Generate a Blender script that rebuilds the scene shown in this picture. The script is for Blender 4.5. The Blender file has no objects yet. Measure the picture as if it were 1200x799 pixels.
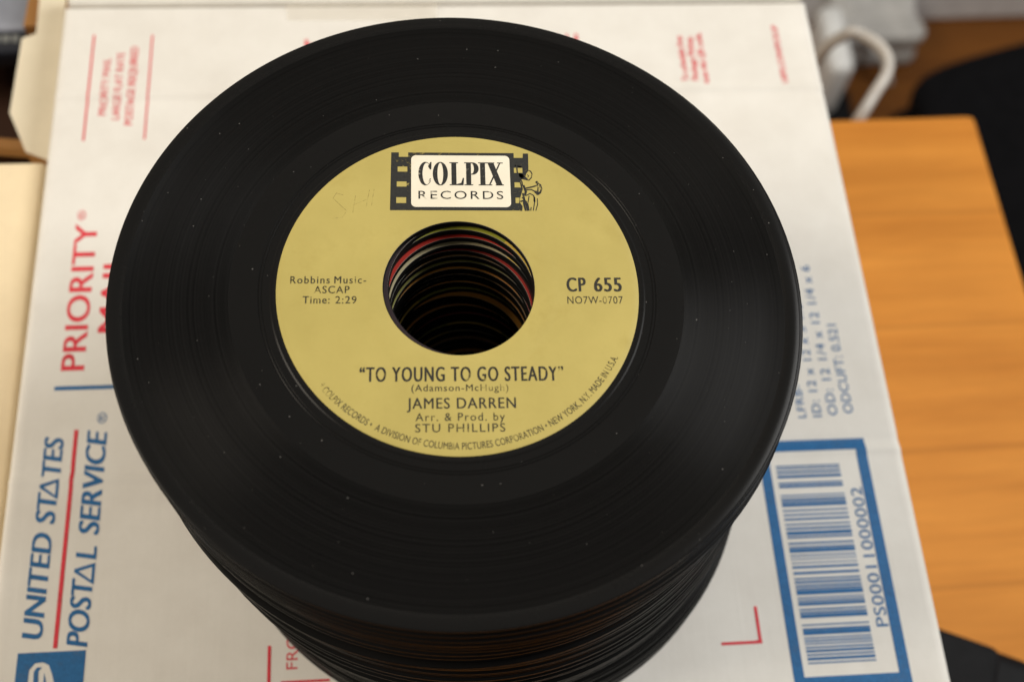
import bpy, bmesh, math, random
from mathutils import Matrix, Vector
random.seed(7)
scene = bpy.context.scene
C = scene.collection
MM = 0.001
R = math.radians

# ------------------------------------------------------------------ camera, world, lamps, exposure
FPX = 1451.19
cam_d = bpy.data.cameras.new('camera')
cam_d.sensor_fit = 'HORIZONTAL'
cam_d.sensor_width = 23.6
cam_d.lens = FPX / 1200 * 23.6
cam_d.clip_start = 0.01
cam_d.clip_end = 50
cam_d.dof.use_dof = True
cam_d.dof.focus_distance = 0.329
cam_d.dof.aperture_fstop = 5.9
cam_d.dof.aperture_blades = 7
cam = bpy.data.objects.new('camera', cam_d)
C.objects.link(cam)
cam.matrix_world = (Matrix.Translation((0.015224, -0.150242, 0.275719))
                    @ Matrix.Rotation(0.461399, 4, 'X') @ Matrix.Rotation(0.139994, 4, 'Z'))
scene.camera = cam

world = bpy.data.worlds.new('World')
scene.world = world
world.use_nodes = True
world.node_tree.nodes['Background'].inputs[0].default_value = (1.0, 0.93, 0.84, 1)
world.node_tree.nodes['Background'].inputs[1].default_value = 0.125


def lamp(name, direction, dist, size, power, color):
    d = bpy.data.lights.new(name, 'AREA')
    d.shape = 'DISK'
    d.size = size
    d.energy = power
    d.color = color
    o = bpy.data.objects.new(name, d)
    v = Vector(direction).normalized()
    o.location = v * dist
    o.rotation_euler = v.to_track_quat('Z', 'Y').to_euler()
    C.objects.link(o)
    return o


lamp('ceiling_lamp', (0.66, 0.32, 0.68), 1.7, 0.90, 26.5, (0.985, 0.97, 0.94))
lamp('left_fill', (-0.78, -0.16, 0.62), 1.6, 0.80, 21, (1.0, 0.89, 0.74))  # added soft warm fill from the left, source unseen
lamp('floor_lamp', (-0.34, 0.80, 0.50), 1.5, 0.14, 4.0, (1.0, 0.58, 0.24))
lamp('sheen_light', (-0.05, 0.505, 0.86), 1.5, 0.10, 0.16, (1.0, 0.86, 0.70))  # dim light added out of view for a soft sheen on the vinyl

scene.view_settings.view_transform = 'Standard'
scene.view_settings.look = 'None'
scene.view_settings.exposure = 0
scene.view_settings.gamma = 1
scene.cycles.max_bounces = 8
scene.cycles.use_denoising = True


# ------------------------------------------------------------------ materials
class NT:
    def __init__(self, name):
        self.m = bpy.data.materials.new(name)
        self.m.use_nodes = True
        self.t = self.m.node_tree
        self.b = self.t.nodes['Principled BSDF']
        self.out = self.t.nodes['Material Output']

    def n(self, kind, **kw):
        x = self.t.nodes.new(kind)
        for k, v in kw.items():
            if k[0] == 'i' and k[1:].isdigit():
                x.inputs[int(k[1:])].default_value = v
            elif k in x.inputs.keys():
                x.inputs[k].default_value = v
            else:
                setattr(x, k, v)
        return x

    def l(self, a, b):
        self.t.links.new(a, b)

    def coords(self, scale=(1, 1, 1), which='Object'):
        tc = self.n('ShaderNodeTexCoord')
        mp = self.n('ShaderNodeMapping')
        mp.inputs['Scale'].default_value = scale
        self.l(tc.outputs[which], mp.inputs[0])
        return mp.outputs[0]

    def noise(self, vec, scale, detail=4, rough=0.55):
        x = self.n('ShaderNodeTexNoise')
        x.inputs['Scale'].default_value = scale
        x.inputs['Detail'].default_value = detail
        x.inputs['Roughness'].default_value = rough
        self.l(vec, x.inputs['Vector'])
        return x.outputs[0]

    def ramp(self, fac, stops):
        x = self.n('ShaderNodeValToRGB')
        e = x.color_ramp.elements
        while len(e) < len(stops):
            e.new(0.5)
        for k, (p, c) in enumerate(stops):
            e[k].position = p
            e[k].color = (*c, 1) if len(c) == 3 else c
        self.l(fac, x.inputs[0])
        return x.outputs[0]

    def mix(self, fac, a, b, blend='MIX'):
        x = self.n('ShaderNodeMix', data_type='RGBA', blend_type=blend)
        for s, v in ((0, fac), (6, a), (7, b)):
            if hasattr(v, 'is_linked'):
                self.l(v, x.inputs[s])
            else:
                x.inputs[s].default_value = v if s == 0 else ((*v, 1) if len(v) == 3 else v)
        return x.outputs[2]

    def math(self, op, a, b=0.0):
        x = self.n('ShaderNodeMath', operation=op)
        for s, v in ((0, a), (1, b)):
            if hasattr(v, 'is_linked'):
                self.l(v, x.inputs[s])
            else:
                x.inputs[s].default_value = v
        return x.outputs[0]

    def bump(self, h, dist, strength=1.0):
        x = self.n('ShaderNodeBump')
        x.inputs['Strength'].default_value = strength
        x.inputs['Distance'].default_value = dist
        self.l(h, x.inputs['Height'])
        self.l(x.outputs[0], self.b.inputs['Normal'])

    def set(self, **kw):
        for k, v in kw.items():
            k = k.replace('_', ' ')
            if hasattr(v, 'is_linked'):
                self.l(v, self.b.inputs[k])
            else:
                if isinstance(v, tuple) and len(v) == 3:
                    v = (*v, 1)
                self.b.inputs[k].default_value = v


def m_plain(name, col, rough=0.6, var=0.12, scale=60, spec=0.5, bump=0.0):
    k = NT(name)
    v = k.coords()
    n = k.noise(v, scale)
    dark = tuple(c * (1 - var) for c in col)
    light = tuple(min(1, c * (1 + var)) for c in col)
    k.set(Base_Color=k.ramp(n, [(0.3, dark), (0.7, light)]), Roughness=rough, Specular_IOR_Level=spec)
    if bump:
        k.bump(k.noise(v, scale * 6), bump)
    return k.m


def m_vinyl(name, top):
    """black vinyl: smooth rim and run-out, finely grooved band between them, dust"""
    k = NT(name)
    v = k.coords()
    sep = k.n('ShaderNodeSeparateXYZ')
    k.l(v, sep.inputs[0])
    r = k.math('SQRT', k.math('ADD', k.math('MULTIPLY', sep.outputs[0], sep.outputs[0]),
                              k.math('MULTIPLY', sep.outputs[1], sep.outputs[1])))
    groove = k.math('MULTIPLY', k.math('GREATER_THAN', r, 0.0576), k.math('LESS_THAN', r, 0.0834))
    # concentric variation of the cut grooves
    w = k.n('ShaderNodeCombineXYZ')
    k.l(k.math('MULTIPLY', r, 1.0), w.inputs[0])
    rings = k.noise(w.outputs[0], 1500, 3, 0.7)
    broad = k.noise(w.outputs[0], 160, 2, 0.5)
    base = k.mix(groove, (0.0100, 0.0098, 0.0096), k.ramp(rings, [(0.36, (0.0020, 0.0020, 0.0020)), (0.64, (0.0080, 0.0079, 0.0078))]))
    smear = k.noise(k.coords((1, 1, 1)), 28, 5, 0.65)
    base = k.mix(k.math('MULTIPLY', smear, 0.5), base, (0.0072, 0.0070, 0.0068))
    # dust specks
    vo = k.n('ShaderNodeTexVoronoi', voronoi_dimensions='2D')
    vo.inputs['Scale'].default_value = 230
    k.l(v, vo.inputs['Vector'])
    sepc = k.n('ShaderNodeSeparateColor')
    k.l(vo.outputs['Color'], sepc.inputs[0])
    lim = k.math('MULTIPLY', k.math('POWER', sepc.outputs[0], 10.0), 0.042)
    speck = k.math('LESS_THAN', vo.outputs['Distance'], lim)
    if top:
        base = k.mix(k.math('MULTIPLY', speck, 0.36), base, (0.32, 0.31, 0.29))
    k.set(Base_Color=base)
    rough = k.math('ADD', k.math('MULTIPLY', groove, 0.07), k.math('ADD', 0.21, k.math('MULTIPLY', smear, 0.12)))
    rough = k.math('ADD', rough, k.math('MULTIPLY', k.math('MULTIPLY', groove, k.math('SUBTRACT', broad, 0.5)), 0.22))
    k.set(Roughness=rough if top else 0.26, Specular_IOR_Level=0.085 if top else 0.06)
    k.set(Anisotropic=k.math('MULTIPLY', groove, 0.93), Anisotropic_Rotation=0.25)
    tg = k.n('ShaderNodeTangent', direction_type='RADIAL', axis='Z')
    k.l(tg.outputs[0], k.b.inputs['Tangent'])
    k.bump(k.math('MULTIPLY', groove, rings), 0.00004, 0.5)
    return k.m


def m_label(name, col, second=None):
    k = NT(name)
    v = k.coords()
    a = k.noise(v, 34, 6, 0.6)
    b = k.noise(v, 900, 3, 0.6)
    d = tuple(c * f for c, f in zip(col, (0.90, 0.89, 0.84)))
    l = tuple(min(1, c * 1.05) for c in col)
    base = k.ramp(a, [(0.32, d), (0.68, l)])
    base = k.mix(k.math('MULTIPLY', b, 0.16), base, tuple(c * 0.7 for c in col))
    # brownish handling stains
    s = k.noise(v, 62, 5, 0.7)
    st = k.ramp(s, [(0.55, (0, 0, 0)), (0.76, (1, 1, 1))])
    base = k.mix(k.math('MULTIPLY', st, 0.34), base, tuple(c * f for c, f in zip(col, (0.72, 0.66, 0.5))))
    if second:
        gr = k.n('ShaderNodeTexGradient', gradient_type='RADIAL')
        k.l(v, gr.inputs[0])
        base = k.mix(k.math('GREATER_THAN', k.math('ABSOLUTE', k.math('SUBTRACT', gr.outputs[0], 0.56)), 0.45), base, second)
        gg = k.math('LESS_THAN', k.math('ABSOLUTE', k.math('SUBTRACT', gr.outputs[0], 0.60)), 0.07)
        base = k.mix(gg, base, second)
    k.set(Base_Color=base, Roughness=0.46, Specular_IOR_Level=0.35)
    k.bump(k.math('ADD', b, k.math('MULTIPLY', a, 3.0)), 0.00003, 0.5)
    return k.m


def m_ink(name, col, wear=0.0, wscale=500, lo=0.52, hi=0.66, rough=0.6):
    k = NT(name)
    v = k.coords()
    k.set(Base_Color=k.ramp(k.noise(v, 1400), [(0.3, tuple(c * 0.85 for c in col)), (0.7, tuple(min(1, c * 1.2 + 0.004) for c in col))]),
          Roughness=rough, Specular_IOR_Level=0.3)
    if wear:
        n = k.noise(v, wscale, 3, 0.6)
        big = k.noise(v, 95, 2, 0.5)
        f = k.math('ADD', k.math('MULTIPLY', n, 0.55), k.math('MULTIPLY', big, 0.45))
        f = k.ramp(f, [(lo, (0, 0, 0)), (hi, (1, 1, 1))])
        f = k.math('MULTIPLY', f, wear)
        k.set(Alpha=k.math('SUBTRACT', 1.0, f))
    return k.m


def m_board(name, col, fibre=1.0):
    k = NT(name)
    v = k.coords()
    a = k.noise(v, 26, 6, 0.65)
    flute = k.noise(k.coords((1, 0.06, 1)), 420, 2, 0.5)
    f = k.noise(v, 1100, 4, 0.7)
    base = k.ramp(a, [(0.3, tuple(c * f_ for c, f_ in zip(col, (0.90, 0.885, 0.87)))), (0.7, tuple(min(1, c * 1.03) for c in col))])
    base = k.mix(k.math('MULTIPLY', f, 0.15 * fibre), base, tuple(c * 0.6 for c in col))
    base = k.mix(k.math('MULTIPLY', flute, 0.05 * fibre), base, tuple(c * 0.7 for c in col))
    k.set(Base_Color=base, Roughness=0.58, Specular_IOR_Level=0.3)
    k.bump(k.math('ADD', k.math('MULTIPLY', f, 0.25), k.math('ADD', flute, a)), 0.00018, 0.4)
    return k.m


def m_wood(name, c0, c1, seam, plank, scale=1.0, rough=0.42, shift=0.0):
    k = NT(name)
    v = k.coords()
    sep = k.n('ShaderNodeSeparateXYZ')
    k.l(v, sep.inputs[0])
    row = k.math('ADD', k.math('DIVIDE', sep.outputs[1], plank), shift + 0.5)
    cell = k.math('FLOOR', row)
    cb = k.n('ShaderNodeCombineXYZ')
    k.l(k.math('ADD', k.math('MULTIPLY', sep.outputs[0], 0.10), k.math('MULTIPLY', cell, 3.71)), cb.inputs[0])
    k.l(sep.outputs[1], cb.inputs[1])
    k.l(sep.outputs[2], cb.inputs[2])
    g = k.noise(cb.outputs[0], 46 * scale, 6, 0.62)
    fine = k.noise(cb.outputs[0], 260 * scale, 3, 0.6)
    wn = k.n('ShaderNodeTexWhiteNoise', noise_dimensions='1D')
    k.l(cell, wn.inputs['W'])
    base = k.ramp(g, [(0.28, c0), (0.72, c1)])
    base = k.mix(k.math('MULTIPLY', wn.outputs[0], 0.22), base, tuple(c * 0.72 for c in c0))
    base = k.mix(k.math('MULTIPLY', fine, 0.30), base, tuple(c * 0.55 for c in c0))
    fr = k.math('FRACT', k.math('ADD', row, 0.5))
    line = k.math('LESS_THAN', k.math('ABSOLUTE', k.math('SUBTRACT', fr, 0.5)), 0.0013 / plank)
    base = k.mix(k.math('MULTIPLY', line, 0.32), base, seam)
    k.set(Base_Color=base, Roughness=rough, Specular_IOR_Level=0.15)
    k.bump(g, 0.0003, 0.3)
    return k.m


M = {}
M['vinyl_top'] = m_vinyl('vinyl_top', True)
M['vinyl'] = m_vinyl('vinyl', False)
M['label_gold'] = m_label('label_gold', (0.485, 0.398, 0.122))
M['label_plum'] = m_label('label_plum', (0.030, 0.016, 0.020))
M['label_olive'] = m_label('label_olive', (0.36, 0.36, 0.04), (0.70, 0.48, 0.08))
M['label_red'] = m_label('label_red', (0.40, 0.022, 0.012))
M['label_tan'] = m_label('label_tan', (0.46, 0.40, 0.24), (0.74, 0.52, 0.07))
M['label_maroon'] = m_label('label_maroon', (0.36, 0.030, 0.024))
M['label_orange'] = m_label('label_orange', (0.80, 0.36, 0.06))
M['label_black'] = m_label('label_black', (0.016, 0.016, 0.017))
M['label_brown'] = m_label('label_brown', (0.42, 0.24, 0.09))
M['label_moss'] = m_label('label_moss', (0.30, 0.29, 0.08))
M['paper_edge'] = m_plain('paper_edge', (0.66, 0.60, 0.50), 0.7)
M['ink'] = m_ink('black_ink', (0.028, 0.026, 0.020), 0.9, 420, 0.505, 0.61)
M['ink_number'] = m_ink('black_ink_number', (0.028, 0.026, 0.020), 0.70, 760, 0.52, 0.64)
M['ink_small'] = m_ink('black_ink_small', (0.035, 0.032, 0.020), 0.9, 330, 0.49, 0.63)
M['ink_block'] = m_ink('black_ink_block', (0.022, 0.022, 0.020), 0.9, 700, 0.56, 0.66)
M['ink_white'] = m_label('cream_panel', (0.86, 0.80, 0.66))
M['pencil'] = m_ink('pencil', (0.38, 0.31, 0.10), 0.95, 800, 0.36, 0.58)
M['board_white'] = m_board('board_white', (0.80, 0.775, 0.72))
M['board_cream'] = m_board('board_cream', (0.80, 0.72, 0.55))
M['board_manila'] = m_board('board_manila', (0.86, 0.71, 0.47))
M['board_shaded'] = m_board('board_shaded', (0.045, 0.018, 0.008))  # carton walls: shade of the open inside put into the colour
M['board_kraft'] = m_board('board_kraft', (0.42, 0.21, 0.065))
M['ink_blue'] = m_ink('blue_ink', (0.012, 0.120, 0.31), 0.25, 600, 0.50, 0.70)
M['ink_red'] = m_ink('red_ink', (0.66, 0.035, 0.055), 0.30, 600, 0.50, 0.70)
M['table_wood'] = m_wood('table_wood', (0.58, 0.205, 0.025), (0.86, 0.345, 0.054), (0.36, 0.12, 0.015), 0.068, 1.0, 0.60, 0.445)
M['floor_wood'] = m_wood('floor_wood', (0.060, 0.019, 0.005), (0.27, 0.100, 0.018), (0.02, 0.008, 0.003), 0.075, 0.4)
M['white_paint'] = m_plain('white_paint', (0.84, 0.85, 0.86), 0.5)
M['wall_paint'] = m_plain('wall_paint', (0.50, 0.50, 0.47), 0.7)
M['cable'] = m_plain('cable_plastic', (0.50, 0.47, 0.43), 0.4)
M['plug_white'] = m_plain('plug_plastic', (0.82, 0.83, 0.82), 0.35)
M['grey_cloth'] = m_plain('grey_cloth', (0.50, 0.49, 0.47), 0.8, 0.2, 40)
M['black_cloth'] = m_plain('black_cloth', (0.005, 0.005, 0.006), 0.9, 0.3, 90, 0.08)
M['black_plastic'] = m_plain('black_plastic', (0.005, 0.005, 0.006), 0.6, 0.25, 90, 0.12)
M['black_rubber'] = m_plain('black_rubber', (0.010, 0.010, 0.011), 0.7, 0.25, 90, 0.12)
M['case_blue'] = m_plain('case_blue_grey', (0.34, 0.36, 0.42), 0.4, 0.3, 30)
M['case_dark'] = m_plain('case_dark', (0.020, 0.022, 0.030), 0.3, 0.3, 40)
M['case_print'] = m_plain('case_print', (0.22, 0.23, 0.22), 0.5)
k = NT('clear_tape')
k.set(Base_Color=(0.80, 0.74, 0.62), Roughness=0.12, Specular_IOR_Level=0.6, Alpha=0.24)
k.bump(k.noise(k.coords(), 160, 3), 0.0010, 0.5)
M['tape'] = k.m


# ------------------------------------------------------------------ mesh helpers
def finish(name, bm, mats, parent=None, smooth=None, normals=True):
    if normals:
        bmesh.ops.recalc_face_normals(bm, faces=bm.faces)
    me = bpy.data.meshes.new(name)
    bm.to_mesh(me)
    bm.free()
    for m in (mats if isinstance(mats, (list, tuple)) else [mats]):
        me.materials.append(m)
    o = bpy.data.objects.new(name, me)
    C.objects.link(o)
    if parent:
        o.parent = parent
    if smooth is not None:
        me.shade_smooth()
        if smooth > 0:
            me.set_sharp_from_angle(angle=R(smooth))
    return o


def tag(o, label, cat, group=None, kind=None):
    if kind:
        o['kind'] = kind
        return o
    o['label'] = label
    o['category'] = cat
    if group:
        o['group'] = group
    return o


def empty(name, loc=(0, 0, 0), rz=0.0):
    o = bpy.data.objects.new(name, None)
    o.location = loc
    o.rotation_euler = (0, 0, rz)
    o.empty_display_size = 0.02
    C.objects.link(o)
    return o


def add_box(bm, x0, x1, y0, y1, z0, z1, bevel=0.0, seg=3):
    r = bmesh.ops.create_cube(bm, size=1.0, matrix=Matrix.Translation(((x0 + x1) / 2, (y0 + y1) / 2, (z0 + z1) / 2))
                              @ Matrix.Diagonal((x1 - x0, y1 - y0, z1 - z0, 1)))
    if bevel:
        es = list({e for v in r['verts'] for e in v.link_edges})
        bmesh.ops.bevel(bm, geom=es, offset=bevel, segments=seg, profile=0.5, affect='EDGES')


def lathe(bm, prof, n, closed=True, mat=0):
    rings = []
    for j in range(n):
        a = 2 * math.pi * j / n
        ca, sa = math.cos(a), math.sin(a)
        rings.append([bm.verts.new((r * ca, r * sa, z)) for r, z in prof])
    m = len(prof)
    for j in range(n):
        A, B = rings[j], rings[(j + 1) % n]
        for i in range(m if closed else m - 1):
            f = bm.faces.new((A[i], B[i], B[(i + 1) % m], A[(i + 1) % m]))
            f.material_index = mat


def tube(bm, pts, rad, n=12):
    pts = [Vector(p) for p in pts]
    rings = []
    for i, p in enumerate(pts):
        t = (pts[min(i + 1, len(pts) - 1)] - pts[max(i - 1, 0)]).normalized()
        a = t.orthogonal().normalized() if i == 0 else (prev - t * prev.dot(t)).normalized()
        prev = a
        b = t.cross(a)
        r = rad[i] if isinstance(rad, (list, tuple)) else rad
        rings.append([bm.verts.new(p + (a * math.cos(2 * math.pi * q / n) + b * math.sin(2 * math.pi * q / n)) * r) for q in range(n)])
    for A, B in zip(rings, rings[1:]):
        for q in range(n):
            bm.faces.new((A[q], A[(q + 1) % n], B[(q + 1) % n], B[q]))
    bm.faces.new(rings[0][::-1])
    bm.faces.new(rings[-1])


def smooth_path(pts, n=8):
    P = [Vector(p) for p in pts]
    P = [P[0] * 2 - P[1]] + P + [P[-1] * 2 - P[-2]]
    out = []
    for i in range(1, len(P) - 2):
        for q in range(n):
            t = q / n
            a, b, c, d = P[i - 1], P[i], P[i + 1], P[i + 2]
            out.append(0.5 * ((2 * b) + (c - a) * t + (2 * a - 5 * b + 4 * c - d) * t * t + (3 * b - a - 3 * c + d) * t ** 3))
    out.append(P[-2])
    return out


# ---- flat print: filled outlines and lettering, all in millimetres on a sheet
def curve_to_polys(cu):
    o = bpy.data.objects.new('tmp', cu)
    C.objects.link(o)
    dg = bpy.context.evaluated_depsgraph_get()
    me = bpy.data.meshes.new_from_object(o.evaluated_get(dg))
    V = [(v.co.x, v.co.y) for v in me.vertices]
    F = [tuple(p.vertices) for p in me.polygons]
    bpy.data.objects.remove(o)
    bpy.data.curves.remove(cu)
    bpy.data.meshes.remove(me)
    return V, F


def outline(loops):
    cu = bpy.data.curves.new('tmp', 'CURVE')
    cu.dimensions = '2D'
    cu.fill_mode = 'BOTH'
    for lp in loops:
        s = cu.splines.new('POLY')
        s.points.add(len(lp) - 1)
        for q, (x, y) in enumerate(lp):
            s.points[q].co = (x, y, 0, 1)
        s.use_cyclic_u = True
    return curve_to_polys(cu)


def text_raw(s, bold=0.0, spacing=1.0):
    """filled outlines of one line of lettering; heavier strokes come from a second pass set beside the first"""
    if bold > 0:
        V, F = text_raw(s, 0.0, spacing)
        n = len(V)
        m = 2 if bold < 0.02 else 3
        Sheet.copies = m
        offs = [(-bold + 2 * bold * c / (m - 1), 0.002 * c) for c in range(m)]
        return [(x + a, y + b) for a, b in offs for x, y in V], [tuple(i + n * c for i in f) for c in range(m) for f in F]
    cu = bpy.data.curves.new('tmp', 'FONT')
    cu.body = s
    cu.size = 1.0
    cu.space_character = spacing
    cu.resolution_u = 4
    return curve_to_polys(cu)


_H = text_raw('H')
CAP = max(v[1] for v in _H[0]) - min(v[1] for v in _H[0])


class Sheet:
    """collects flat pieces of print for one mesh; xf maps (x, y) mm to a 3-D point in metres"""

    def __init__(self, xf, cuts=()):
        self.bm = bmesh.new()
        self.xf = xf
        self.cuts = cuts
        self.step = 0

    def add(self, V, F, lift=None, second=10 ** 9):
        self.step = (self.step + 1) % 5
        dz = (self.step * 0.003 if lift is None else lift)
        n = self.copies if second < 10 ** 9 else 1
        per = len(V) // n
        vs = [self.bm.verts.new((x, y, dz + (i // per) * 0.004 if n > 1 else dz)) for i, (x, y) in enumerate(V)]
        for f in F:
            try:
                self.bm.faces.new([vs[i] for i in f])
            except ValueError:
                pass

    def poly(self, *loops):
        self.add(*outline(loops))

    def rect(self, x0, y0, x1, y1):
        n = max(1, int(max(abs(x1 - x0), abs(y1 - y0)) / 3))
        if abs(x1 - x0) > abs(y1 - y0):
            V = [(x0 + (x1 - x0) * i / n, y) for i in range(n + 1) for y in (y0, y1)]
        else:
            V = [(x, y0 + (y1 - y0) * i / n) for i in range(n + 1) for x in (x0, x1)]
        F = [(2 * i, 2 * i + 1, 2 * i + 3, 2 * i + 2) for i in range(n)]
        self.add(V, F)

    def text(self, s, x, y, width, cap, rot=0.0, bold=0.0, spacing=1.0, shear=0.0):
        V, F = text_raw(s, bold, spacing)
        x0 = min(v[0] for v in V)
        w = max(v[0] for v in V) - x0
        sx, sy = width / w, cap / CAP
        ca, sa = math.cos(rot), math.sin(rot)
        out = []
        for vx, vy in V:
            a, b = (vx - x0) * sx, vy * sy
            a += b * shear
            out.append((x + a * ca - b * sa, y + a * sa + b * ca))
        self.add(out, F, None, len(V) // 2 if bold > 0 else 10 ** 9)

    def arc_text(self, s, rad, a0, a1, cap, bold=0.0, spacing=1.0):
        V, F = text_raw(s, bold, spacing)
        x0 = min(v[0] for v in V)
        w = max(v[0] for v in V) - x0
        sy = cap / CAP
        out = []
        for vx, vy in V:
            a = R(a0 + (vx - x0) / w * (a1 - a0))
            r = rad - vy * sy
            out.append((r * math.cos(a), r * math.sin(a)))
        self.add(out, F, None, len(V) // 2 if bold > 0 else 10 ** 9)

    def stroke(self, pts, w):
        for i in range(len(pts) - 1):
            (xa, ya), (xb, yb) = pts[i], pts[i + 1]
            dx, dy = xb - xa, yb - ya
            L = math.hypot(dx, dy) or 1
            nx, ny = -dy / L * w / 2, dx / L * w / 2
            ex, ey = dx / L * w * 0.25, dy / L * w * 0.25
            self.add([(xa - ex + nx, ya - ey + ny), (xa - ex - nx, ya - ey - ny), (xb + ex - nx, yb + ey - ny), (xb + ex + nx, yb + ey + ny)], [(0, 1, 2, 3)])

    def build(self, name, mat, parent):
        for c in self.cuts:         # finer faces where the board bends
            bmesh.ops.bisect_plane(self.bm, geom=self.bm.verts[:] + self.bm.edges[:] + self.bm.faces[:], plane_co=(0, c, 0), plane_no=(0, 1, 0))
        for v in self.bm.verts:
            v.co = self.xf(*v.co)
        for f in self.bm.faces:
            f.normal_update()
            if f.normal.z < 0:
                f.normal_flip()
        return finish(name, self.bm, mat, parent, normals=False)


def ell(cx, cy, rx, ry, n=28, a0=0, a1=360):
    full = abs(a1 - a0) >= 360
    m = n if full else n + 1
    return [(cx + rx * math.cos(R(a0 + (a1 - a0) * i / n)), cy + ry * math.sin(R(a0 + (a1 - a0) * i / n))) for i in range(m)]


def rrect(x0, y0, x1, y1, r, n=6):
    out = []
    for cx, cy, a in ((x1 - r, y1 - r, 0), (x0 + r, y1 - r, 90), (x0 + r, y0 + r, 180), (x1 - r, y0 + r, 270)):
        out += [(cx + r * math.cos(R(a + 90 * i / n)), cy + r * math.sin(R(a + 90 * i / n))) for i in range(n + 1)]
    return out


# ------------------------------------------------------------------ setting
BOX_TOP = -129.35 * MM          # record top is z = 0
TABLE_TOP = BOX_TOP - 152.4 * MM
FLOOR = TABLE_TOP - 0.74

bm = bmesh.new()
add_box(bm, -4, 4, -4, 4, -0.02, 0)
fl = finish('floor', bm, M['floor_wood'])
fl.location = (0, 0, FLOOR)
fl.rotation_euler = (0, 0, R(12))
tag(fl, None, None, kind='structure')

bm = bmesh.new()
add_box(bm, -4, 4, 0, 0.1, 0.0, 2.2)
wl = finish('wall', bm, M['wall_paint'])
wl.location = (0.5, 1.085, FLOOR)
wl.rotation_euler = (0, 0, R(12.5))
tag(wl, None, None, kind='structure')
bm = bmesh.new()
add_box(bm, -4, 4, -0.018, -0.001, 0.0, 0.10, 0.005)
bb = finish('baseboard', bm, M['white_paint'])
bb.location = (0.5, 1.085, FLOOR)
bb.rotation_euler = (0, 0, R(12.5))
tag(bb, None, None, kind='structure')

# table: far right corner at (258, 311) mm, planks running along its length
TYAW = R(12.0)
table = empty('wooden_table', (0.258, 0.3108, FLOOR), TYAW)
tag(table, 'orange brown planked wooden table under the white shipping box', 'table')
th = TABLE_TOP - FLOOR
bm = bmesh.new()
add_box(bm, -1.30, 0, -0.52, 0, th - 0.028, th, 0.004)
finish('table_top', bm, M['table_wood'], table, 40)
bm = bmesh.new()
add_box(bm, -1.24, -0.06, -0.46, -0.06, th - 0.10, th - 0.029)
finish('apron', bm, M['table_wood'], table)
for x0 in (-1.25, -0.11):
    for y0 in (-0.47, -0.11):
        bm = bmesh.new()
        add_box(bm, x0, x0 + 0.06, y0, y0 + 0.06, 0.0, th - 0.101, 0.004)
        finish('leg', bm, M['table_wood'], table)

# ------------------------------------------------------------------ white shipping box
BYAW = 0.18987
U0 = Vector((-0.18554, 0.17386))
box = empty('shipping_box', (U0.x, U0.y, TABLE_TOP), BYAW)
tag(box, 'white cardboard mailing box with blue and red postal print under the record stack', 'box')
HB = BOX_TOP - TABLE_TOP
W = 0.3112


def crease(x, y):
    """height of the lid board above its plane (metres), x and y in metres from the far left corner"""
    z = 0.0
    for c, s in ((-0.0452, 1.0), (-0.2055, -1.0)):
        d = (y - c) * s
        z += 0.00050 * math.exp(-(d / 0.0016) ** 2) - 0.00035 * math.exp(-((d + 0.0034) / 0.0022) ** 2)
    z += 0.0004 * math.sin(x * 17 + 1.0) * math.sin(y * 14 + 0.4)
    return z


bm = bmesh.new()
add_box(bm, 0, W, -W, 0, 0.0005, HB - 0.0025)
finish('box_body', bm, M['board_white'], box)
bm = bmesh.new()
xs = [0, 0.0004, 0.0012, 0.0024, 0.004] + [0.004 + (W - 0.008) * i / 40 for i in range(1, 40)] + [W - 0.004, W - 0.0024, W - 0.0012, W - 0.0004, W]
ys = [0, 0.0004, 0.0012, 0.0024, 0.004] + [0.004 + (W - 0.008) * i / 340 for i in range(1, 340)] + [W - 0.004, W - 0.0024, W - 0.0012, W - 0.0004, W]


def edge_drop(t):
    t = min(t, W - t)
    r = 0.0024
    return 0.0 if t >= r else r - math.sqrt(max(0, r * r - (r - t) ** 2))


grid = [[bm.verts.new((x, -y, HB + crease(x, -y) - max(edge_drop(x), edge_drop(y)))) for y in ys] for x in xs]
for i in range(len(xs) - 1):
    for j in range(len(ys) - 1):
        bm.faces.new((grid[i][j], grid[i + 1][j], grid[i + 1][j + 1], grid[i][j + 1]))
lid = finish('lid', bm, M['board_white'], box, 0)


def on_lid(x, y, dz):
    return (x * MM, y * MM, HB + crease(x * MM, y * MM) + (0.09 + dz) * MM)


UP = R(90)
CUTS = [-45.2 + i * 0.8 for i in range(-8, 6)] + [-205.5 + i * 0.8 for i in range(-6, 9)] + [-12.0 * i for i in range(1, 24) if i not in (4, 17)]


def ink_sheet():
    return Sheet(on_lid, CUTS)


blue = ink_sheet()
red = ink_sheet()
# postal service wordmark
blue.text('UNITED', 16.9, -259.4, 35.2, 6.3, UP + R(0.0), 0.034, 1.0, 0.18)
blue.text('ST', 17.1, -221.0, 10.6, 6.3, UP + R(0.0), 0.034, 1.0, 0.18)
blue.text('TES', 17.4, -204.9, 14.6, 6.3, UP + R(0.0), 0.034, 1.0, 0.18)
blue.text('POST', 31.3, -262.3, 21.6, 6.6, UP + R(0.0), 0.034, 1.0, 0.18)
blue.text('L', 31.7, -233.6, 4.4, 6.6, UP + R(0.0), 0.034, 1.0, 0.18)
blue.text('SERVICE', 31.8, -225.4, 36.8, 6.6, UP + R(0.0), 0.034, 1.0, 0.18)


def slant_a(x, y, cap):     # the wordmark's A: a leaning triangle with a low foot bar
    def p(a, b):
        return (x - b, y + a + b * 0.18)
    blue.poly([p(0, 0), p(7.3, 0), p(4.3, cap), p(3.2, cap)], [p(1.35, 0.95), p(5.75, 0.95), p(3.7, cap - 1.4)])


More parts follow.
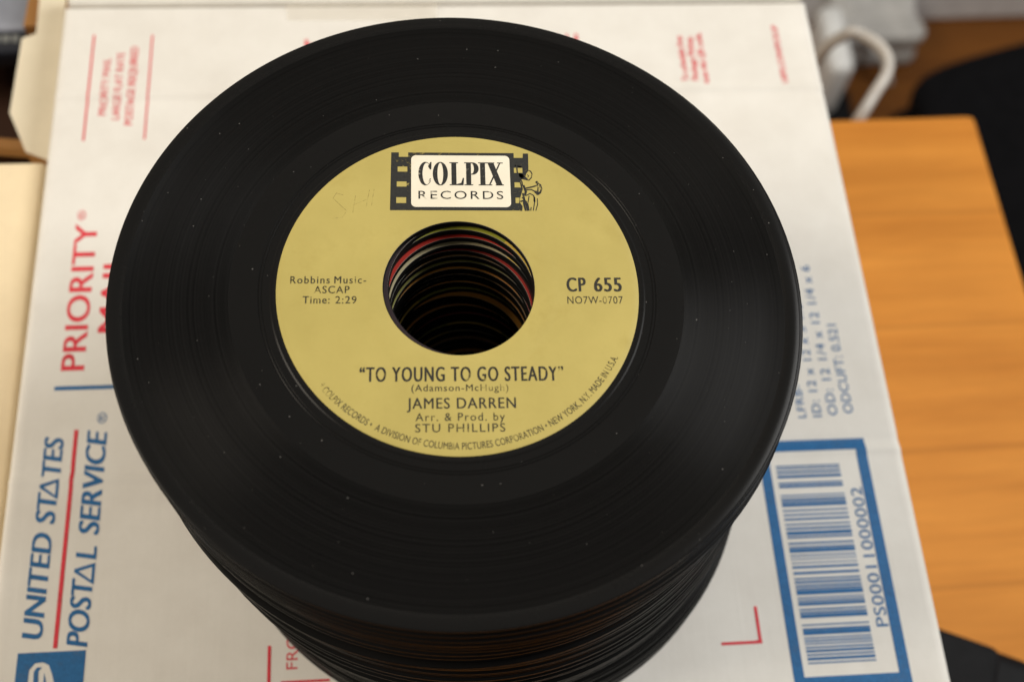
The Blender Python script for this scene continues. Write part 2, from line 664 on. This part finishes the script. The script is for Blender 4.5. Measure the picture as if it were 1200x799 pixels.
slant_a(17.3, -212.3, 6.3)
slant_a(31.6, -242.0, 6.6)
red.rect(20.6, -262.2, 22.0, -187.2)
red.build('red_rule', M['ink_red'], box)
red = ink_sheet()
blue.text('®', 31.2, -185.2, 4.2, 3.0, UP, 0.0)
blue.build('postal_wordmark', M['ink_blue'], box)
blue = ink_sheet()
blue.rect(12.4, -172.1, 36.0, -170.6)
red.text('PRIORITY', 21.9, -164.6, 60.5, 8.0, UP, 0.018)
red.text('®', 17.2, -102.6, 4.4, 2.9, UP, 0.0)
red.text('MAIL', 33.4, -150.0, 33.0, 8.0, UP, 0.018)
blue.build('blue_rule', M['ink_blue'], box)
blue = ink_sheet()
# eagle emblem: white head outline left open in a blue block
sq = [(9.9, -263.2), (31.0, -263.2), (31.0, -283.0), (9.9, -283.0)]
eagle = [(13.6, -281), (13.2, -275.5), (13.9, -272.4), (14.0, -268.6), (15.6, -266.6), (17.9, -266.4), (19.9, -267.4), (21.1, -270.2), (22.4, -274.5), (24.5, -281)]
inner = [(15.2, -281), (14.9, -276), (15.6, -272.6), (15.4, -269.2), (16.3, -267.9), (17.9, -268.0), (16.9, -269.1), (17.1, -272.5), (17.6, -281)]
inner2 = [(19.2, -281), (18.8, -273), (18.6, -269.6), (19.2, -271.3), (20.0, -274.6), (21.4, -281)]
blue.poly(sq, eagle)
blue.poly(inner)
blue.poly(inner2)
red.build('service_lettering', M['ink_red'], box)
red = ink_sheet()
blue.build('eagle_emblem', M['ink_blue'], box)
blue = ink_sheet()
# upper left panel
red.rect(13.0, -66.7, 13.8, -15.2)
red.rect(36.2, -66.4, 36.9, -15.4)
red.text('PRIORITY MAIL', 21.0, -54.8, 27.8, 2.9, UP, 0.012)
red.text('LARGE FLAT RATE', 26.2, -57.0, 32.8, 2.9, UP, 0.012)
red.text('POSTAGE REQUIRED', 31.4, -59.6, 38.4, 3.0, UP, 0.020)
red.build('postage_panel_print', M['ink_red'], box)
red = ink_sheet()
# upper right block of small print
red.text('To schedule free', 254.6, -42.0, 23.6, 2.7, UP, 0.032)
red.text('Package Pickup,', 258.8, -41.6, 23.0, 2.7, UP, 0.032)
red.text('scan the QR code.', 263.0, -43.3, 26.6, 2.7, UP, 0.032)
red.build('pickup_print', M['ink_red'], box)
red = ink_sheet()
red.text('USPS.COM/PICKUP', 296.2, -43.6, 30.4, 2.5, UP, 0.030)
red.build('pickup_print', M['ink_red'], box)
red = ink_sheet()
# letters almost hidden behind the records
red.text('FLAT', 106.9, -37.0, 18.5, 9.0, UP, 0.02)
red.build('rate_lettering', M['ink_red'], box)
red = ink_sheet()
red.text('RATE', 210.5, -39.8, 23.0, 9.0, UP, 0.02)
red.build('rate_lettering', M['ink_red'], box)
red = ink_sheet()
# box data
blue.text('LFRB-', 278.3, -192.8, 13, 3.0, UP, 0.010, 1.1)
blue.text('ID: 12 x 12 x 5 1/2', 284.1, -192.6, 46, 3.3, UP, 0.010, 1.1)
blue.text('OD: 12 1/4 x 12 1/4 x 6', 290.0, -192.2, 62, 3.4, UP, 0.010, 1.1)
blue.text('ODCUFT: 0.521', 295.9, -191.6, 36, 3.5, UP, 0.010, 1.05)
blue.build('size_print', M['ink_blue'], box)
blue = ink_sheet()
# bar code in its frame
blue.poly([(258.4, -201.2), (297.8, -201.2), (297.8, -287.6), (258.4, -287.6)], [(262.0, -205.6), (293.9, -205.6), (293.9, -283.8), (262.0, -283.8)])
blue.build('barcode_frame', M['ink_blue'], box)
blue = ink_sheet()
bars = [(211.0, .5), (212.0, .45), (213.3, .7), (214.9, 1.0), (217.4, .6), (218.6, .9), (222.0, .4), (223.2, .5), (224.2, .7), (225.5, 1.2), (227.6, .5),
        (229.2, .55), (230.8, .7), (232.7, .5), (234.2, .7), (235.9, 1.3), (237.4, .6), (239.6, .6), (241.0, .5), (242.2, 1.3), (244.0, .4), (245.2, .3),
        (246.6, .3), (248.1, .75), (250.2, .8), (252.2, .5), (253.4, .7), (254.7, .6), (255.7, .5), (257.0, 1.5), (258.9, .4), (259.9, .5), (261.0, 1.0), (262.9, .5), (264.0, .6),
        (265.2, 1.2), (268.2, .4), (269.6, .5), (270.8, 1.5), (272.6, .4), (273.6, .5), (274.6, .4), (275.8, .5), (277.0, .8), (278.3, .5), (279.6, .9), (281.0, .4)]
for y, w in bars:
    y = 210.2 + (y - 210.2) * 69.6 / 71.2
    w += 0.10
    blue.rect(264.0, -y - w / 2, 287.0, -y + w / 2)
blue.build('barcode', M['ink_blue'], box)
blue = ink_sheet()
blue.text('PS00011000002', 293.4, -268.6, 49.0, 4.0, UP, 0.008, 1.05)
# address block
red.rect(247.6, -272.0, 249.8, -271.0)
red.rect(236.0, -272.1, 249.7, -271.1)
red.rect(248.6, -271.1, 249.7, -259.8)
red.build('corner_mark', M['ink_red'], box)
red = ink_sheet()
red.text('FROM:', 97.8, -272.6, 17.0, 3.6, UP, 0.0)
red.rect(88.2, -285, 89.3, -264.8)
red.rect(92.6, -277.0, 108, -276.2)
blue.build('barcode_number', M['ink_blue'], box)
red.build('address_print', M['ink_red'], box)
# packing tape folded over the far edge
bm = bmesh.new()
prof = [(0.0005, -0.030), (0.0005, -0.004), (0.0003, -0.0010), (-0.0010, 0.0016), (-0.0030, 0.0019), (-0.0075, 0.0006), (-0.0095, 0.0003)]
cols = [[bm.verts.new((0.0905 + 0.062 * i / 14, y, HB - 0.0004 + z + 0.0009 * math.sin(i * 1.9) * (1 if 1 < q < 5 else 0)))
         for q, (y, z) in enumerate(prof)] for i in range(15)]
for a, b in zip(cols, cols[1:]):
    for q in range(len(prof) - 1):
        bm.faces.new((a[q], b[q], b[q + 1], a[q + 1]))
finish('packing_tape', bm, M['tape'], box, 0)

mail = empty('flat_mailer', (U0.x, U0.y, TABLE_TOP), BYAW)
tag(mail, 'flat white cardboard mailer standing upright against the far side of the box', 'mailer')
bm = bmesh.new()
add_box(bm, 0.001, W - 0.001, 0.0009, 0.0200, 0.0005, HB + 0.0005, 0.002)
finish('sleeve', bm, M['board_white'], mail, 40)
bm = bmesh.new()
add_box(bm, 0.10, 0.20, 0.0203, 0.0206, 0.02, HB - 0.01)
finish('clear_tape', bm, M['tape'], mail)

# ------------------------------------------------------------------ records
T = 1.6
STEP = 129.35 / 78


def disc_profile(fine):
    p = [(19.05, -T), (84.5, -T), (86.4, -1.40), (87.2, -1.18), (87.45, -0.90), (87.42, -0.60), (87.2, -0.34), (86.8, -0.20), (85.6, -0.15), (83.8, -0.22), (83.3, -0.38)]
    if fine:
        p += [(77, -0.38), (71, -0.38), (65, -0.38), (58.4, -0.38), (57.7, -0.33), (54, -0.31), (50.5, -0.31), (50.3, -0.52), (50.0, -0.31), (49.75, -0.31), (49.55, -0.50), (49.3, -0.31),
              (47.6, -0.30), (47.2, -0.10), (46.5, -0.06), (45.9, -0.18)]
    else:
        p += [(57.8, -0.38), (57.2, -0.31), (46.8, -0.3), (46.2, -0.18)]
    p += [(19.25, -0.17), (19.05, -0.36)]
    return [(r * MM, z * MM) for r, z in p]


def make_record(label_mat, n, fine, vinyl):
    root = empty('vinyl_record')
    bm = bmesh.new()
    lathe(bm, disc_profile(fine), n)
    finish('disc', bm, vinyl, root, 22)
    bm = bmesh.new()
    ro, ri = 45.85, 19.3
    ridge = [(44.9, 0), (44.6, 0.022), (44.3, 0), (26.2, 0), (25.8, -0.02), (25.4, 0)] if fine else []
    lathe(bm, [(ri * MM, -0.16 * MM), (ro * MM, -0.16 * MM), (ro * MM, -0.03 * MM), ((ro - 0.15) * MM, 0)] + [(a * MM, b * MM) for a, b in ridge]
          + [((ri + 0.1) * MM, 0), (ri * MM, -0.02 * MM)], n)
    for f in bm.faces:
        c = f.calc_center_median()
        if c.z < -0.015 * MM and (math.hypot(c.x, c.y) < (ri + 0.06) * MM):
            f.material_index = 1
    finish('paper_label', bm, [label_mat, M['paper_edge']], root, 30)
    return root


def copy_thing(root):
    c = root.copy()
    C.objects.link(c)
    for ch in list(root.children):
        d = ch.copy()
        C.objects.link(d)
        d.parent = c
    return c


top = make_record(M['label_gold'], 300, True, M['vinyl_top'])
top.location = (0, 0, 0)
tag(top, 'black vinyl single with gold yellow paper label, lying on top of the stack', 'record', 'records in the stack')

kinds = {k: None for k in ('plum', 'olive', 'red', 'tan', 'maroon', 'orange', 'black', 'brown', 'moss')}
first = {1: ('plum', 1.15, 0.95), 2: ('olive', 0.30, -0.35), 3: ('black', 0.2, 0.35), 4: ('red', 1.10, -0.65), 5: ('black', 0.8, 0.25),
         6: ('tan', 1.5, -0.75), 7: ('black', 1.1, 0.35), 8: ('black', 0.9, 0.9), 9: ('maroon', 0.4, 0.1), 10: ('black', 1.2, 1.1), 11: ('brown', 1.1, 0.4),
         12: ('black', 0.9, 1.2), 13: ('moss', 1.4, 0.5), 14: ('maroon', 0.8, 1.0), 15: ('orange', 1.1, 0.2), 16: ('black', 1.2, 1.3)}
special = {1: 'black vinyl single directly under the top record, dark plum label showing as a crescent',
           2: 'black vinyl single with olive green and yellow label edge, showing highest inside the hole',
           4: 'black vinyl single with bright red label edge showing inside the hole',
           6: 'black vinyl single with tan and yellow label edge just below the red ring',
           9: 'black vinyl single with dark red label edge directly below the tan ring in the hole',
           15: 'black vinyl single whose orange label edge is the first orange ring down inside the hole',
           77: 'black vinyl single at the very bottom of the stack, lying on the white box'}
deep = ['tan', 'orange', 'maroon', 'olive', 'tan', 'brown', 'brown', 'orange', 'olive']
pool = ['black'] * 6 + ['brown', 'maroon', 'tan', 'orange', 'moss', 'maroon']
jx = jy = 0.0
LEAN = [(0, 0.5, 1.0), (30, 0.9, 1.6), (45, 1.8, 2.0), (60, 3.0, 2.6), (75, 4.6, 3.2), (90, 6.0, 3.6), (105, 7.7, 3.6), (120, 9.2, 3.2), (131, 9.9, 2.8)]


def lean(d):
    for (a, xa, ya), (b, xb, yb_) in zip(LEAN, LEAN[1:]):
        if d <= b:
            t = (d - a) / (b - a)
            return xa + (xb - xa) * t, ya + (yb_ - ya) * t
    return LEAN[-1][1:]


for i in range(1, 78):
    if i in first:
        kind, dx, dy = first[i]
    else:
        kind = random.choice(pool)
        tx, ty = lean(i * STEP)
        if i in (18, 22, 25, 27, 31, 34, 38, 41, 45, 48, 52, 57, 60, 64, 67):
            jx, jy = random.uniform(-0.8, 0.8), random.choice((-1.3, -0.9, -0.4, 0.5, 0.9))
        dx, dy = tx + jx + random.uniform(-0.2, 0.2), ty + jy + random.uniform(-0.2, 0.2)
        if i < 50 and i % 3 == 0:      # a few sit further forward, so their paper shows inside the hole
            dy -= 0.8
            kind = deep[(i // 3) % len(deep)]
        if i >= 70:
            dx, dy = 9.9 + random.uniform(-0.15, 0.15), 2.6 + random.uniform(-0.15, 0.15)
    if kinds[kind] is None:
        kinds[kind] = make_record(M['label_' + kind], 128, False, M['vinyl'])
        o = kinds[kind]
    else:
        o = copy_thing(kinds[kind])
    o.location = (dx * MM, dy * MM, -i * STEP * MM)
    o.rotation_euler = (R(random.uniform(-0.05, 0.05)), R(random.uniform(-0.05, 0.05)), 0 if i in first else random.uniform(0, 6.28))
    tag(o, special.get(i, 'black vinyl single in the dark lower stack, seen only as one of its thin rims'), 'record', 'records in the stack')

# ---- print on the top label (its own frame is turned by LROT)
LROT = R(9.2)
paper = [c for c in top.children if c.name.startswith('paper_label')][0]


def on_label(x, y, dz, base=0.03):
    ca, sa = math.cos(LROT), math.sin(LROT)
    return ((x * ca - y * sa) * MM, (x * sa + y * ca) * MM, (base + dz) * MM)


def on_label_2(x, y, dz):
    return on_label(x, y, dz, 0.065)


def on_label_3(x, y, dz):
    return on_label(x, y, dz, 0.10)


film = Sheet(on_label)
notch = [(-17.4, 40.7), (-17.6, 22.6), (16.6, 22.6), (16.4, 26.0), (17.4, 29.4), (16.8, 31.9), (18.0, 33.2), (19.1, 35.4), (19.2, 40.6), (17.8, 40.6), (17.7, 39.2), (15.3, 39.2), (15.3, 40.7),
         (-12.9, 40.7), (-12.9, 39.3), (-15.4, 39.3), (-15.4, 40.7)]
holes = [[(-15.7, 34.6), (-13.1, 34.6), (-13.1, 36.2), (-15.7, 36.2)], [(-15.9, 29.9), (-13.3, 29.9), (-13.3, 31.5), (-15.9, 31.5)], [(-16.0, 24.8), (-13.4, 24.8), (-13.4, 26.6), (-16.0, 26.6)],
         [(15.2, 34.4), (17.5, 34.4), (17.5, 36.0), (15.2, 36.0)], [(15.2, 29.8), (16.9, 29.8), (16.6, 31.4), (15.2, 31.4)], [(15.3, 24.9), (16.2, 24.9), (16.4, 26.6), (15.3, 26.6)]]
film.poly(notch, *holes)
film.build('film_strip_print', M['ink_block'], paper)
panel = Sheet(on_label_2)
panel.poly(rrect(-12.1, 23.6, 14.1, 39.8, 1.3))
panel.build('logo_panel', M['ink_white'], paper)

bold = Sheet(on_label_3)
# condensed serif capitals
yb, ch = 30.35, 7.25


def serif_stem(x, w, sw, top=True, bot=True):
    bold.poly([(x, yb), (x + w, yb), (x + w, yb + ch), (x, yb + ch)])
    for f, yy in ((bot, yb), (top, yb + ch - 0.28)):
        if f:
            bold.poly([(x - sw, yy), (x + w + sw, yy), (x + w + sw, yy + 0.28), (x - sw, yy + 0.28)])


bold.poly(ell(-6.45 + 0.1, yb + ch / 2, 2.02, ch / 2 + 0.1), ell(-6.45 + 0.1, yb + ch / 2, 0.82, ch / 2 - 0.2))          # O placed below
bold.bm.clear()
Oc = -10.2 + 3.85 + 1.95
bold.poly(ell(Oc, yb + ch / 2, 2.0, ch / 2 + 0.1), ell(Oc, yb + ch / 2, 0.78, ch / 2 - 0.2))                             # O
Cc = -10.2 + 1.85
outer = ell(Cc, yb + ch / 2, 1.85, ch / 2 + 0.1, 24, 38, 322)
innr = ell(Cc + 0.35, yb + ch / 2, 1.12, ch / 2 - 0.2, 24, 322, 38)
bold.poly(outer + innr)                                                                                               # C
bold.poly([(Cc + 1.2, yb + ch - 2.3), (Cc + 1.55, yb + ch - 2.3), (Cc + 1.65, yb + ch + 0.05), (Cc + 1.35, yb + ch + 0.05), (Cc + 0.7, yb + ch - 1.3)])
bold.poly([(Cc + 0.95, yb + 1.0), (Cc + 1.5, yb + 2.0), (Cc + 1.2, yb + 2.1), (Cc + 0.8, yb + 1.2)])
xL = -10.2 + 8.75
serif_stem(xL, 1.3, 0.5)                                                                                              # L
bold.poly([(xL + 1.2, yb), (xL + 3.15, yb), (xL + 3.3, yb + 2.3), (xL + 3.0, yb + 2.3), (xL + 2.55, yb + 0.75), (xL + 1.2, yb + 0.3)])
xP = -10.2 + 12.65
serif_stem(xP, 1.3, 0.5)                                                                                              # P
bowl = [(xP + 1.2, yb + ch)] + ell(xP + 1.75, yb + ch - 1.95, 1.6, 1.95, 14, 90, -90) + [(xP + 1.2, yb + ch - 3.9)]
cut = [(xP + 1.2, yb + ch - 0.3)] + ell(xP + 1.45, yb + ch - 1.95, 0.65, 1.65, 12, 90, -90) + [(xP + 1.2, yb + ch - 3.6)]
bold.poly(bowl + cut[::-1])
xI = -10.2 + 16.4
serif_stem(xI, 1.3, 0.5)                                                                                              # I
xX = -10.2 + 18.2
bold.poly([(xX + 0.15, yb + ch), (xX + 1.75, yb + ch), (xX + 4.1, yb), (xX + 2.5, yb)])                                # X
bold.poly([(xX + 0.35, yb), (xX + 0.75, yb), (xX + 3.75, yb + ch), (xX + 3.35, yb + ch)])
for a, b, yy in ((-0.1, 2.05, yb + ch - 0.28), (2.75, 4.3, yb + ch - 0.28), (-0.2, 1.3, yb), (2.2, 4.4, yb)):
    bold.poly([(xX + a, yy), (xX + b, yy), (xX + b, yy + 0.28), (xX + a, yy + 0.28)])
bold.text('RECORDS', -10.2, 26.1, 22.3, 2.45, 0, -0.003, 1.25)
bold.build('logo_lettering', M['ink_block'], paper)

txt = Sheet(on_label)
txt.text('“TO YOUNG TO GO STEADY”', -24.6, -26.3, 49.9, 3.85, 0, 0.034, 1.16)
txt.build('title_lettering', M['ink'], paper)
txt = Sheet(on_label)
txt.text('CP', 27.4, -1.5, 5.0, 4.0, 0, 0.040, 1.14)
txt.text('655', 34.4, -1.5, 7.2, 4.0, 0, 0.040, 1.14)
txt.build('number_lettering', M['ink_number'], paper)
txt = Sheet(on_label)
txt.text('JAMES DARREN', -13.1, -33.5, 26.4, 2.8, 0, 0.014, 1.12)
txt.build('artist_lettering', M['ink_number'], paper)
sm = Sheet(on_label)
sm.text('Robbins', -42.4, 0.9, 9.9, 2.05, 0, 0.012, 1.2)
sm.text('Music-', -31.4, 0.9, 8.0, 2.05, 0, 0.012, 1.2)
sm.text('ASCAP', -36.4, -1.9, 8.9, 2.05, 0, 0.012, 1.15)
sm.text('Time:', -39.1, -4.8, 6.7, 2.05, 0, 0.012, 1.15)
sm.text('2:29', -31.0, -4.8, 5.3, 2.05, 0, 0.010, 1.15)
sm.build('publisher_lettering', M['ink_small'], paper)
sm = Sheet(on_label)
sm.text('NO7W-0707', 27.4, -5.0, 14.2, 2.1, 0, 0.0, 1.1)
sm.build('code_lettering', M['ink_small'], paper)
sm = Sheet(on_label)
sm.text('(Adamson-McHugh)', -12.0, -28.9, 23.6, 1.75, 0, 0.004, 1.15)
sm.text('Arr. & Prod. by', -11.0, -36.7, 21.5, 2.05, 0, 0.004, 1.2)
sm.text('STU PHILLIPS', -11.1, -39.6, 21.6, 2.15, 0, 0.004, 1.2)
sm.build('credit_lettering', M['ink_small'], paper)
sm = Sheet(on_label)
sm.arc_text('* COLPIX RECORDS •  A DIVISION OF COLUMBIA PICTURES CORPORATION • NEW YORK, N.Y. MADE IN U.S.A.', 44.1, -141.5, -27.2, 1.75, 0.004, 1.02)
sm.build('rim_lettering', M['ink_small'], paper)
# inked sketch of a horn player beside the film strip
fig = Sheet(on_label)


def q(zx, zy):
    return (11.84 + 0.02677 * zx, 43.98 - 0.0309 * zy)


fig.poly([q(x, y) for x, y in ((175, 310), (215, 325), (240, 350), (262, 372), (245, 385), (205, 375), (170, 345))])
fig.poly([q(x, y) for x, y in ((225, 290), (270, 285), (262, 300), (245, 320), (240, 345), (222, 320))])
for pts, w in (([(245, 380), (270, 385), (295, 360), (305, 320), (292, 292), (270, 285)], 0.30), ([(155, 210), (158, 300), (170, 350), (200, 400), (205, 440)], 0.35),
               ([(258, 330), (270, 340), (262, 355)], 0.2), ([(120, 160), (180, 215), (140, 235), (200, 250)], 0.4), ([(115, 190), (215, 180), (235, 215)], 0.3),
               ([(220, 470), (290, 455), (345, 440)], 0.45), ([(220, 485), (290, 480), (330, 500)], 0.35), ([(215, 440), (235, 500), (225, 540)], 0.6),
               ([(340, 405), (385, 430), (395, 470), (380, 515), (345, 525)], 0.28), ([(350, 415), (360, 460), (350, 515)], 0.4), ([(330, 500), (350, 525), (375, 510)], 0.7), ([(375, 425), (380, 500)], 0.2),
               ([(340, 408), (350, 400), (362, 412)], 0.5),
               ([(205, 520), (215, 570), (210, 620), (225, 690)], 0.5), ([(180, 600), (215, 590), (235, 640), (245, 690)], 0.45), ([(165, 620), (185, 650), (180, 690)], 0.6), ([(195, 560), (235, 600), (260, 690)], 0.3),
               ([(240, 540), (275, 520), (310, 540)], 0.3), ([(265, 545), (250, 620), (258, 690)], 0.25), ([(310, 540), (318, 600), (300, 690)], 0.25), ([(345, 570), (345, 630), (325, 690)], 0.22), ([(280, 660), (275, 690)], 0.25)):
    fig.stroke([q(*a) for a in pts], w)
fig.poly([q(x, y) for x, y in ((312, 540), (325, 560), (325, 600), (315, 625), (306, 590))])
fig.build('sketch_print', M['ink_block'], paper)
# faint pencil scribble on the paper
pen = Sheet(on_label)
for pts in ([(-30.4, 26.0), (-32.2, 26.6), (-33.0, 25.0), (-31.0, 22.8), (-29.4, 21.2), (-30.4, 19.2), (-33.0, 18.8)], [(-27.2, 25.8), (-27.8, 20.6)], [(-23.6, 27.6), (-24.4, 22.2)], [(-27.6, 23.0), (-24.0, 24.8)],
            [(-22.4, 27.8), (-23.0, 22.8)]):
    pen.stroke([(a[0] + 0.6, a[1] + 1.2) for a in pts], 0.16)
pen.build('pencil_scribble', M['pencil'], paper)

# ------------------------------------------------------------------ boxes to the left
mb = empty('manila_box', (-0.1935, 0.1000, TABLE_TOP), BYAW)
tag(mb, 'pale manila cardboard box with plain lid, left of the white mailing box', 'box')
hb = -0.137 - TABLE_TOP
bm = bmesh.new()
add_box(bm, -0.26, 0.0185, -0.36, 0, 0.0005, hb - 0.006, 0.002)
finish('box_body', bm, M['board_manila'], mb, 40)
bm = bmesh.new()
add_box(bm, -0.263, 0.0195, -0.363, 0.0005, hb - 0.0055, hb, 0.0022)
finish('lid', bm, M['board_manila'], mb, 40)

ob = empty('open_carton', (-0.2115, 0.1315, TABLE_TOP), BYAW)
tag(ob, 'open carton with inside shade in its wall colour, raised cream flaps and brown cut edges behind the manila box', 'box')
t = 0.004
hw = -0.186 - TABLE_TOP
x0, x1, y0, y1 = -0.26, 0.0195, 0.004, 0.16
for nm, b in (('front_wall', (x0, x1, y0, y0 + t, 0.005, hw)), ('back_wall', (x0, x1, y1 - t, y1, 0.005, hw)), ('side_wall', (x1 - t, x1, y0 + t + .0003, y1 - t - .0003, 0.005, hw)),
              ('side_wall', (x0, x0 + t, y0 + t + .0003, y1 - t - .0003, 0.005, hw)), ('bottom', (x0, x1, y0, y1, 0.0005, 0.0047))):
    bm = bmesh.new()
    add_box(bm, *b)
    finish(nm, bm, M['board_shaded'], ob)


def flap(name, pts, thick, mat_top, parent=None):
    """board of real thickness through four or more world points (metres); underside and cut edges are brown kraft"""
    bm = bmesh.new()
    a = [Vector(p) for p in pts]
    n = (a[1] - a[0]).cross(a[2] - a[0]).normalized()
    if n.z < 0:
        n = -n
    tp = [bm.verts.new(p) for p in a]
    bt = [bm.verts.new(p - n * thick) for p in a]
    f = bm.faces.new(tp)
    f.material_index = 0
    g = bm.faces.new(bt[::-1])
    g.material_index = 1
    for i in range(len(a)):
        j = (i + 1) % len(a)
        s = bm.faces.new((tp[i], bt[i], bt[j], tp[j]))
        s.material_index = 1
    o = finish(name, bm, [mat_top, M['board_kraft']], None)
    if parent:
        bpy.context.view_layer.update()
        o.parent = parent
        o.matrix_parent_inverse = parent.matrix_world.inverted()
    return o


flap('side_flap', [(-0.2015, 0.1325, -0.150), (-0.1895, 0.1150, -0.150), (-0.1795, 0.1125, -0.150), (-0.2010, 0.2200, -0.150), (-0.2130, 0.2200, -0.150), (-0.2030, 0.1740, -0.150), (-0.2080, 0.1706, -0.150)], 0.009, M['board_cream'], ob)
flap('front_flap', [(-0.300, 0.118, -0.166), (-0.1955, 0.1275, -0.168), (-0.1965, 0.1335, -0.170), (-0.300, 0.126, -0.168)], 0.004, M['board_kraft'], ob)
flap('back_flap', [(-0.2190, 0.2200, -0.158), (-0.2135, 0.1830, -0.158), (-0.2085, 0.1840, -0.158), (-0.2130, 0.2210, -0.158)], 0.010, M['board_kraft'], ob)

cs = empty('disc_case', (-0.262, 0.240, -0.232), R(12))
tag(cs, 'blue grey and black plastic case standing inside the open carton', 'case')
bm = bmesh.new()
add_box(bm, -0.055, 0.012, -0.004, 0.050, -0.012, 0, 0.002)
finish('cover', bm, M['case_blue'], cs, 40)
bm = bmesh.new()
add_box(bm, -0.055, 0.013, -0.019, -0.0045, -0.012, 0.0005, 0.002)
finish('spine', bm, M['case_dark'], cs, 40)
bm = bmesh.new()
for i in range(6):
    add_box(bm, -0.018 + i * 0.0045, -0.0148 + i * 0.0045, -0.0125, -0.0080, 0.0003, 0.0008)
finish('spine_print', bm, M['case_print'], cs)

# ------------------------------------------------------------------ things to the right
g = empty('black_case', (0.226, -0.012, TABLE_TOP), R(-12))
tag(g, 'small black case with a rounded lid on the table at the lower right', 'case')
bm = bmesh.new()
add_box(bm, -0.03, 0.034, -0.075, 0.012, 0.0005, 0.034, 0.008, 4)
finish('body', bm, M['black_plastic'], g, 50)
bm = bmesh.new()
add_box(bm, -0.026, 0.012, -0.06, 0.008, 0.0342, 0.046, 0.005, 4)
finish('lid', bm, M['black_rubber'], g, 50)
bm = bmesh.new()
add_box(bm, 0.018, 0.032, -0.050, -0.024, 0.0335, 0.0352, 0.0006)
finish('sticker', bm, M['white_paint'], g)

bm = bmesh.new()
pts = smooth_path([(0.190, 0.300, -0.36), (0.1935, 0.302, -0.297), (0.2015, 0.318, -0.287), (0.2085, 0.334, -0.283), (0.2070, 0.350, -0.285), (0.1960, 0.362, -0.288), (0.1860, 0.3640, -0.292), (0.176, 0.366, -0.33), (0.17, 0.37, -0.50), (0.20, 0.42, -0.80), (0.25, 0.6, FLOOR + 0.006), (0.30, 0.8, FLOOR + 0.006)])
tube(bm, pts, 0.0036)
cb = finish('power_cable', bm, M['cable'], None, 60)
tag(cb, 'off white power cable looping up behind the far edge of the wooden table', 'cable')

ad = empty('power_adapter', (0.3575, 0.905, FLOOR), R(10))
tag(ad, 'white plastic power adapter standing on the dark floor behind the box', 'adapter')
bm = bmesh.new()
add_box(bm, -0.016, 0.016, -0.05, 0.05, 0.0005, 0.13, 0.010, 4)
finish('body', bm, M['plug_white'], ad, 50)
bm = bmesh.new()
tube(bm, [(0, -0.051, 0.03), (0, -0.07, 0.028), (0.0, -0.09, 0.012)], [0.008, 0.007, 0.005])
finish('cord_boot', bm, M['black_rubber'], ad, 60)


pb = empty('power_brick', (0.378, 0.862, FLOOR), R(8))
tag(pb, 'black plastic power brick on the floor in front of the white adapter', 'power brick')
bm = bmesh.new()
add_box(bm, -0.030, 0.026, -0.035, 0.035, 0.0005, 0.045, 0.007, 4)
finish('body', bm, M['black_plastic'], pb, 50)
bm = bmesh.new()
tube(bm, smooth_path([(0, -0.036, 0.022), (0, -0.06, 0.020), (-0.02, -0.09, 0.008), (-0.05, -0.10, 0.006)]), 0.004)
finish('lead', bm, M['black_rubber'], pb, 60)


def lumpy(name, sx, sy, sz, mat, parent, seed, z0=0.0005):
    rnd = random.Random(seed)
    bm = bmesh.new()
    add_box(bm, -sx, sx, -sy, sy, z0, sz)
    bmesh.ops.subdivide_edges(bm, edges=bm.edges[:], cuts=10, use_grid_fill=True)
    ph = [rnd.uniform(0, 6) for _ in range(6)]
    for v in bm.verts:
        u = Vector((v.co.x / sx, v.co.y / sy, (v.co.z - z0) / (sz - z0) * 2 - 1))
        k = 1 / max(1.0, (abs(u.x) ** 9 + abs(u.y) ** 9 + (abs(u.z) ** 9 if u.z > 0 else 0)) ** (1 / 9))
        w = 1 + 0.05 * math.sin(u.x * 3 + ph[0]) + 0.05 * math.sin(u.y * 4 + ph[1]) + 0.04 * math.sin(u.z * 5 + ph[2])
        v.co.x *= k * w
        v.co.y *= k * w
        v.co.z = z0 + (v.co.z - z0) * (k * w if u.z > -0.9 else 1)
    o = finish(name, bm, mat, parent, 0)
    s = o.modifiers.new('Subsurf', 'SUBSURF')
    s.levels = s.render_levels = 1
    return o


bag = empty('black_bag', (0.668, 0.630, FLOOR), R(14))
tag(bag, 'large black cloth bag standing on the floor beyond the table corner', 'bag')
lumpy('bag_body', 0.225, 0.23, 0.235, M['black_cloth'], bag, 3)
bm = bmesh.new()
tube(bm, smooth_path([(0.05, -0.12, 0.225), (0.07, -0.08, 0.245), (0.10, 0.0, 0.255), (0.07, 0.08, 0.245), (0.05, 0.12, 0.225)]), 0.012)
finish('handle', bm, M['black_cloth'], bag, 60)
gb = empty('grey_pouch', (0.430, 1.015, FLOOR), R(12))
tag(gb, 'soft grey pouch lying on the floor against the baseboard', 'pouch')
lumpy('pouch_body', 0.055, 0.040, 0.065, M['grey_cloth'], gb, 5)
bm = bmesh.new()
tube(bm, smooth_path([(-0.02, -0.038, 0.05), (0.0, -0.058, 0.04), (0.012, -0.070, 0.02), (0.02, -0.072, 0.006)]), 0.004)
finish('drawstring', bm, M['grey_cloth'], gb, 60)
